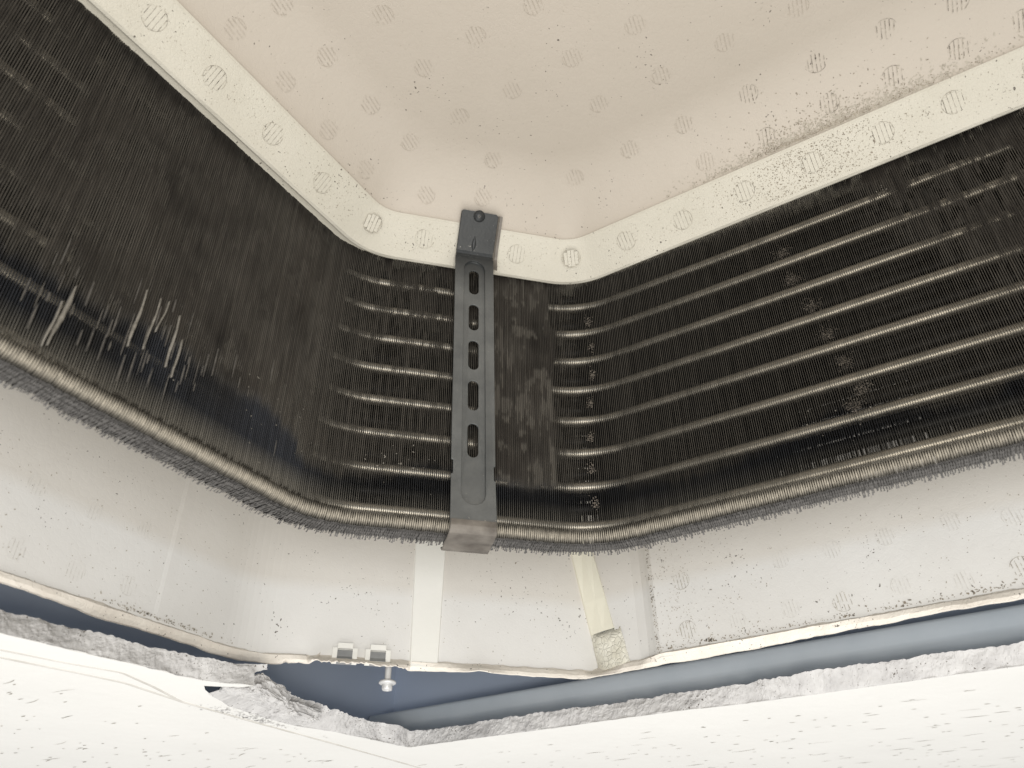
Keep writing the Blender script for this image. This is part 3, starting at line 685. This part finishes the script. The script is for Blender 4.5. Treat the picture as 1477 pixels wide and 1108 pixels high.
# --- closed underside between the fins (added dark backing strip against see-through), then the bottom edges of the fins
v = []
for dd in (0.0150, 0.024, 0.032, 0.040, 0.0455):
    v.append(np.column_stack([pi_ + ni_ * (dd + 0.0012 * (vnoise(sidx * 0.5, sidx * 0 + dd * 900) - 0.5))[:, None], zbot + 0.0022 + 0.0012 * nrs.rand(nf)]))
mk('underside_backing', np.concatenate(v), grid_faces(5, nf), M['finb'], coil, kind='stuff')
NBt = 9
v = []; f = []
for i in range(nf):
    o = len(v); L = depth[i]; ph = nrs.rand()
    for k in range(NBt):
        t_ = k / (NBt - 1); dd = 0.0135 + (L - 0.0135) * t_ + 0.0
        wv = PITCH * (0.18 if k in (0, 1) else 0.80 if k not in (3, 5, 7) else 0.45) * (0.75 + 0.5 * nrs.rand())
        jt = (nrs.rand() - 0.5) * PITCH * (0.28 if k > 5 else 0.2)
        cxy = pi_[i] + fd[i] * dd + fs[i] * jt; zk = zbot[i] + (0.0012 if k in (1, 4) else 0) + (nrs.rand() - 0.5) * (0.0010 if k < 6 else 0.0018) - (0.003 if k == NBt - 1 and nrs.rand() < 0.4 else 0)
        v += [(*(cxy - fs[i] * wv / 2), zk), (*(cxy + fs[i] * wv / 2), zk)]
        if k: a_ = o + 2 * (k - 1); f.append((a_, a_ + 1, a_ + 3, a_ + 2))
    # outer edge of the fin
    e = pi_[i] + fd[i] * L; wv = PITCH * 0.25; o2 = len(v)
mk('fin_bottoms', v, f, M['finb'], coil, kind='stuff')
# --- tubes
def tube(off, z, r, m, nm='tube'):
    p, nn = path(0.765 + off, 1.503 + off * s2, 1.033 + off, 0.15 + off, 0.012, -0.35, -0.75); n_ = len(p); K_ = 12; v = []
    for i in range(n_):
        for k in range(K_):
            a = 2 * math.pi * k / K_; q_ = p[i] + nn[i] * math.cos(a) * r; v.append((q_[0], q_[1], z + math.sin(a) * r))
    return mk(nm, v, grid_faces(n_, K_, close=True), m, coil, smooth=True)
for k in range(8): tube(0.0130, 0.9590 - 0.0615 * k - (0.006 if k == 7 else 0), 0.0088, M['tube'])
for k in range(8): tube(0.0280, 0.9900 - 0.0615 * k, 0.0095, M['fin'], 'rear_tube')
for k in range(8): tube(0.0400, 0.9590 - 0.0615 * k, 0.0095, M['fin'], 'rear_tube')
# --- bent shiny fins on the left face
st = [((0.325, 0.614), (0.321, 0.526), 1.0), ((0.317, 0.586), (0.316, 0.522), 0.5), ((0.404, 0.668), (0.404, 0.579), 0.8), ((0.424, 0.669), (0.423, 0.587), 0.5), ((0.436, 0.673), (0.431, 0.619), 0.35), ((0.455, 0.663), (0.457, 0.582), 0.6), ((0.467, 0.632), (0.468, 0.573), 0.4)]
for (a, b, wd) in st:
    v = []; n_ = 12
    for i in range(n_):
        t_ = i / (n_ - 1); x = a[0] + (b[0] - a[0]) * t_; z = a[1] + (b[1] - a[1]) * t_; ww = 0.0030 * wd * math.sin(math.pi * (0.04 + 0.92 * t_)) ** 0.8 * rng.uniform(0.75, 1.15)
        x += 0.0012 * math.sin(t_ * 5)
        v += [(x - ww, 0.7655, z), (x - ww * 0.2, 0.7610, z), (x + ww, 0.7645, z)]
    mk('bent_fin', v, grid_faces(n_, 3), M['bent'], coil, smooth=True)
v = []; f = []
for k in range(60):                        # many thin scuffed fin edges round the bent ones
    x = rng.choice((rng.gauss(0.32, 0.02), rng.gauss(0.43, 0.045), rng.gauss(0.43, 0.045), rng.uniform(0.35, 0.72))); z = rng.gauss(0.59, 0.035); L = rng.uniform(0.012, 0.045); wd = rng.uniform(0.0004, 0.0010)
    if z - L / 2 < 0.52: continue
    o = len(v); n_ = 5
    for i in range(n_):
        t_ = i / (n_ - 1); ww = wd * math.sin(math.pi * (0.1 + 0.8 * t_)); v += [(x - ww, 0.7625, z + L * (t_ - 0.5)), (x + ww, 0.7620, z + L * (t_ - 0.5))]
        if i: a_ = o + 2 * (i - 1); f.append((a_, a_ + 1, a_ + 3, a_ + 2))
mk('scuffed_edges', v, f, M['scuff'], coil, kind='stuff')
# lint crumbs
it = []
for (x, y, z, n_, sp) in ((0.463, 0.7615, 0.574, 5, 0.004), (1.031, 0.055, 0.59, 7, 0.004), (1.030, 0.07, 0.575, 6, 0.010), (0.62, 0.762, 0.59, 12, 0.03), (0.70, 0.762, 0.60, 14, 0.03), (1.031, -0.06, 0.955, 8, 0.006), (1.031, 0.12, 0.58, 10, 0.03), (0.80, 0.695, 0.60, 16, 0.02), (0.83, 0.668, 0.585, 14, 0.02)):
    for k in range(n_):
        nn = (0, -1, 0) if y > 0.75 else (-1, 0, 0) if x > 1.02 else (-1, -1, 0)
        px, py = x + (rng.gauss(0, sp) if y > 0.75 else 0), y + (rng.gauss(0, sp) if x > 1.02 else 0)
        if nn == (-1, -1, 0): g_ = rng.gauss(0, sp); px, py = x + g_ - 0.003, y - g_ - 0.003
        it.append(((px, py, z + rng.gauss(0, sp)), nn, rng.uniform(0.0004, 0.0013)))
flecks('lint_crumbs', it, M['bent'], coil)
it = []
for (y, z) in [(0.107, 0.911), (0.102, 0.853), (0.086, 0.791), (0.077, 0.731), (0.066, 0.676), (0.055, 0.624), (0.07, 0.602)]:
    for k in range(170): it.append(((1.0335 + rng.uniform(0, 0.004), y + rng.gauss(0, 0.0065), z + rng.gauss(0, 0.0065)), (-1, 0, 0), rng.uniform(0.0003, 0.0007)))
for (x, y, z) in [(1.023, 0.451, 0.913), (1.023, 0.45, 0.855), (1.022, 0.452, 0.795), (1.019, 0.459, 0.739), (1.017, 0.463, 0.672), (1.016, 0.465, 0.615), (1.017, 0.464, 0.554)]:
    for k in range(55): g_ = rng.gauss(0, 0.0028); it.append(((x + 0.003 - g_ * 0.4, y + g_, z + rng.gauss(0, 0.006)), (-1, -0.4, 0), rng.uniform(0.0003, 0.0009)))
flecks('lint_patches', it, M['lint'], coil)

# ================================================================= support bracket
br = thing('support_bracket', tuple(P(1.05, 0.2, 0.49)), 'dark grey steel support bracket with five slots in front of the coil', 'bracket')
def lean(z): return 0.06 * max(0.0, z - 0.6)
def uc(z): return 0.193 + (1 - z) * 0.0215
def fill(name, outer, holes, ext, bev, D, m):
    cu = bpy.data.curves.new('tmp', 'CURVE'); cu.dimensions = '2D'; cu.fill_mode = 'BOTH'; cu.extrude = ext; cu.bevel_depth = bev; cu.bevel_resolution = 1
    for pl in [outer] + holes:
        sp = cu.splines.new('POLY'); sp.points.add(len(pl) - 1); sp.use_cyclic_u = True
        for i, (a, b) in enumerate(pl): sp.points[i].co = (a, b, 0, 1)
    to = bpy.data.objects.new('tmp', cu); C.objects.link(to)
    dg = bpy.context.evaluated_depsgraph_get(); me = bpy.data.meshes.new_from_object(to.evaluated_get(dg)); bpy.data.objects.remove(to)
    vs = [P(D - v_.co.z - lean(v_.co.y), v_.co.x + uc(v_.co.y), v_.co.y) for v_ in me.vertices]; fsx = [tuple(p_.vertices) for p_ in me.polygons]
    bpy.data.meshes.remove(me)
    return mk(name, vs, fsx, m, br)
def stadium(c, h0, h1, r, n=8, flat_top=False):
    pts = []
    if flat_top: pts += [(r, h1), (-r, h1)]
    else: pts += [(c + r * math.cos(a), h1 - r + r * math.sin(a)) for a in np.linspace(0, math.pi, n)]
    pts += [(c + r * math.cos(a), h0 + r + r * math.sin(a)) for a in np.linspace(math.pi, 2 * math.pi, n)]
    return pts
HWs = 0.0335
outer = [(HWs, 1.004), (-HWs, 1.004), (-HWs, 0.606), (-HWs + 0.003, 0.604), (-HWs + 0.003, 0.581), (-HWs, 0.579), (-HWs - 0.0005, 0.500), (HWs + 0.0005, 0.500), (HWs, 0.572), (HWs - 0.0025, 0.574), (HWs - 0.0025, 0.598), (HWs, 0.600)]
chan = stadium(0, 0.530, 0.998, 0.0195)
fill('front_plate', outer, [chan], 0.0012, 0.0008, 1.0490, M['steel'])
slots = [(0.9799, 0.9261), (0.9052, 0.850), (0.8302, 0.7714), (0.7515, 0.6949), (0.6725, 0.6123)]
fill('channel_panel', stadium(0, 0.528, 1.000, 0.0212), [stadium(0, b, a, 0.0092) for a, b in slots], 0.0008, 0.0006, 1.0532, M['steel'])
# sloping wall between plate and channel
v = []
ch2 = stadium(0, 0.530, 0.998, 0.0202, 12); ch3 = stadium(0, 0.532, 0.996, 0.0180, 12)
for (a, b) in ch2: v.append(P(1.0480 - lean(b), a + uc(b), b))
for (a, b) in ch3: v.append(P(1.0522 - lean(b), a + uc(b), b))
mk('channel_edge', v, grid_faces(2, len(ch2), close=True), M['steel'], br, smooth=True)
# top tab bending over the rim, and foot under the coil
def sweep(name, prof, hwf, th, m, uoff=0.0):
    v = []; n_ = len(prof); prof = np.array(prof, float); d = np.gradient(prof, axis=0); d /= np.linalg.norm(d, axis=1)[:, None]
    for i, (D, z) in enumerate(prof):
        nn = np.array([-d[i][1], d[i][0]])
        for (du, t_) in ((-1, 0), (-0.97, -1), (0.97, -1), (1, 0), (0.97, 1), (-0.97, 1)):
            w_h = hwf(i / (n_ - 1)); v.append(P(D + nn[0] * th * t_ * 0.5, uc(z) + uoff + du * w_h, z + nn[1] * th * t_ * 0.5))
    f_ = grid_faces(n_, 6, close=True); f_.append(tuple(range(6))); f_.append(tuple((n_ - 1) * 6 + k for k in range(6)))
    return mk(name, v, f_, m, br)
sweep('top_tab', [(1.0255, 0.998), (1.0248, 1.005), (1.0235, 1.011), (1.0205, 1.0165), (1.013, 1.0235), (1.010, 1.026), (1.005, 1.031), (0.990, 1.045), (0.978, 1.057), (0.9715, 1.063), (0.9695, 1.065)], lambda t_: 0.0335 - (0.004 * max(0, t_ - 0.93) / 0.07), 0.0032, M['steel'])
v = []
for (D, z) in ((1.0255, 0.985), (1.0240, 1.008), (1.013, 1.0235), (0.990, 1.046), (0.971, 1.064)):
    u0 = uc(z) + 0.0335
    v += [P(D, u0 - 0.001, z), P(D + 0.004, u0 + 0.004, z + 0.004), P(D + 0.003, u0 + 0.0085, z + 0.003), P(D + 0.016, u0 + 0.0095, z + 0.014)]
mk('side_flange', v, grid_faces(5, 4), M['foot'], br)
# gusset rib at the bend
v = []; n_ = 9
for i in range(n_):
    t_ = i / (n_ - 1); D = 1.019 - 0.020 * t_; z = 1.0175 + 0.0190 * t_ - (0.004 * math.sin(math.pi * t_)) * 0.3; w_h = 0.0035 * math.sin(math.pi * t_) + 0.0002; hh = 0.0035 * math.sin(math.pi * t_)
    v += [P(D, uc(z) - 0.004 - w_h, z - 0.0022), P(D - hh * 0.7, uc(z) - 0.004, z - 0.0022 - hh * 0.7), P(D, uc(z) - 0.004 + w_h, z - 0.0022)]
mk('gusset', v, grid_faces(n_, 3), M['dsteel'], br, smooth=True)
lathe('screw', [(0.0001, 0.0016), (0.003, 0.0016), (0.0050, 0.0010), (0.0060, 0.0), (0.0105, -0.0004), (0.0105, -0.002)], P(0.9745, uc(1.06) - 0.001, 1.0595) + np.array([-0.0008, -0.0008, -0.0012]), (-0.5, -0.5, -0.7), M['dsteel'], br)
for sgn in (0, 1):
    ax = (Uv, (Dv - Zv) / s2) if sgn == 0 else ((Dv - Zv) / s2, Uv)
    bv, bf = box(P(0.9745, uc(1.06) - 0.001, 1.0595) + np.array([-0.0019, -0.0019, -0.0029]), (ax[0], ax[1], (Dv + Zv) / s2), (0.0028, 0.0006, 0.0004))
    mk('screw_cross', bv, bf, M['scuff'], br)
def fp(t_): return 0.0345 + 0.002 * t_
sweep('foot', [(1.0475, 0.506), (1.0475, 0.497), (1.0490, 0.4915), (1.054, 0.4885), (1.075, 0.4872), (1.090, 0.4885), (1.104, 0.4868), (1.117, 0.4875), (1.121, 0.492)], fp, 0.0030, M['foot'])

# ================================================================= broken plaster
def lump(name, cen, size, m, seed, label, parent=None, cat='plaster', group=None, rot=0.0):
    r_ = np.random.RandomState(seed); n1, n2 = 34, 56; v = []
    for i in range(n1):
        th = math.pi * i / (n1 - 1)
        for j in range(n2):
            ph = 2 * math.pi * j / n2; d = np.array([math.sin(th) * math.cos(ph), math.sin(th) * math.sin(ph), math.cos(th)])
            d = np.sign(d) * np.abs(d) ** 0.55
            k = 1 + 0.5 * (fbm(d[0] * 2.3 + seed, d[1] * 2.3 + d[2] * 3 + 7, 3) - 0.5) + 0.22 * (abs(fbm(d[0] * 8 + seed, d[1] * 8 + d[2] * 9, 4) - 0.5) * 2 - 0.3)
            k = 0.5 * k + 0.5 * round(k * 9) / 9
            p = d * k * np.array(size); x = p[0] * math.cos(rot) - p[1] * math.sin(rot); y = p[0] * math.sin(rot) + p[1] * math.cos(rot)
            v.append(np.array(cen) + [x, y, p[2]])
    o = mk(name, v, grid_faces(n1, n2, close=True), m, parent, smooth=False)
    if parent is None: o['label'] = label; o['category'] = cat; o['group'] = 'broken plaster pieces at the board edge'
    return o
lump('plaster_chunk', (0.925, 1.020, 0.334), (0.060, 0.024, 0.0155), M['board'], 3, 'largest crumbled plaster chunk jutting up at the break left of the hanging screw', rot=0.35)
lump('plaster_chunk', (0.855, 1.005, 0.327), (0.022, 0.020, 0.010), M['board'], 5, 'small bluish white plaster lump at the far left tip of the broken board', rot=0.9)
lump('plaster_chunk', (1.03, 1.052, 0.328), (0.050, 0.022, 0.012), M['board'], 9, 'low crumbly plaster piece between the big chunk and the clean cut board edge', rot=0.1)
it = []
for k in range(260): it.append(((rng.gauss(0.98, 0.05), rng.gauss(1.105, 0.012), 0.3176), (0, 0, -1), rng.uniform(0.0006, 0.0022)))
flecks('plaster_crumbs', it, M['board'], ceiling)
# torn paper facing curling from the left board tip
v = []; n_ = 14
for i in range(n_):
    t_ = i / (n_ - 1); p = np.array([0.812 + 0.050 * t_, 0.984 - 0.032 * t_]); hgt = 0.012 * (1 - t_) + 0.003
    for j in range(4):
        b_ = j / 3; v.append((p[0] + 0.006 * b_ + rng.uniform(-.001, .001), p[1] + 0.006 * b_, 0.346 - hgt * b_ * 1.6 + 0.006 * t_ + rng.uniform(-.0008, .0008)))
tp = mk('torn_paper', v, grid_faces(n_, 4), M['boardd'], None); tp['label'] = 'thin torn paper flap curling off the tip of the left board'; tp['category'] = 'paper flap'
print('fins', nf, 'edge quads', nq)
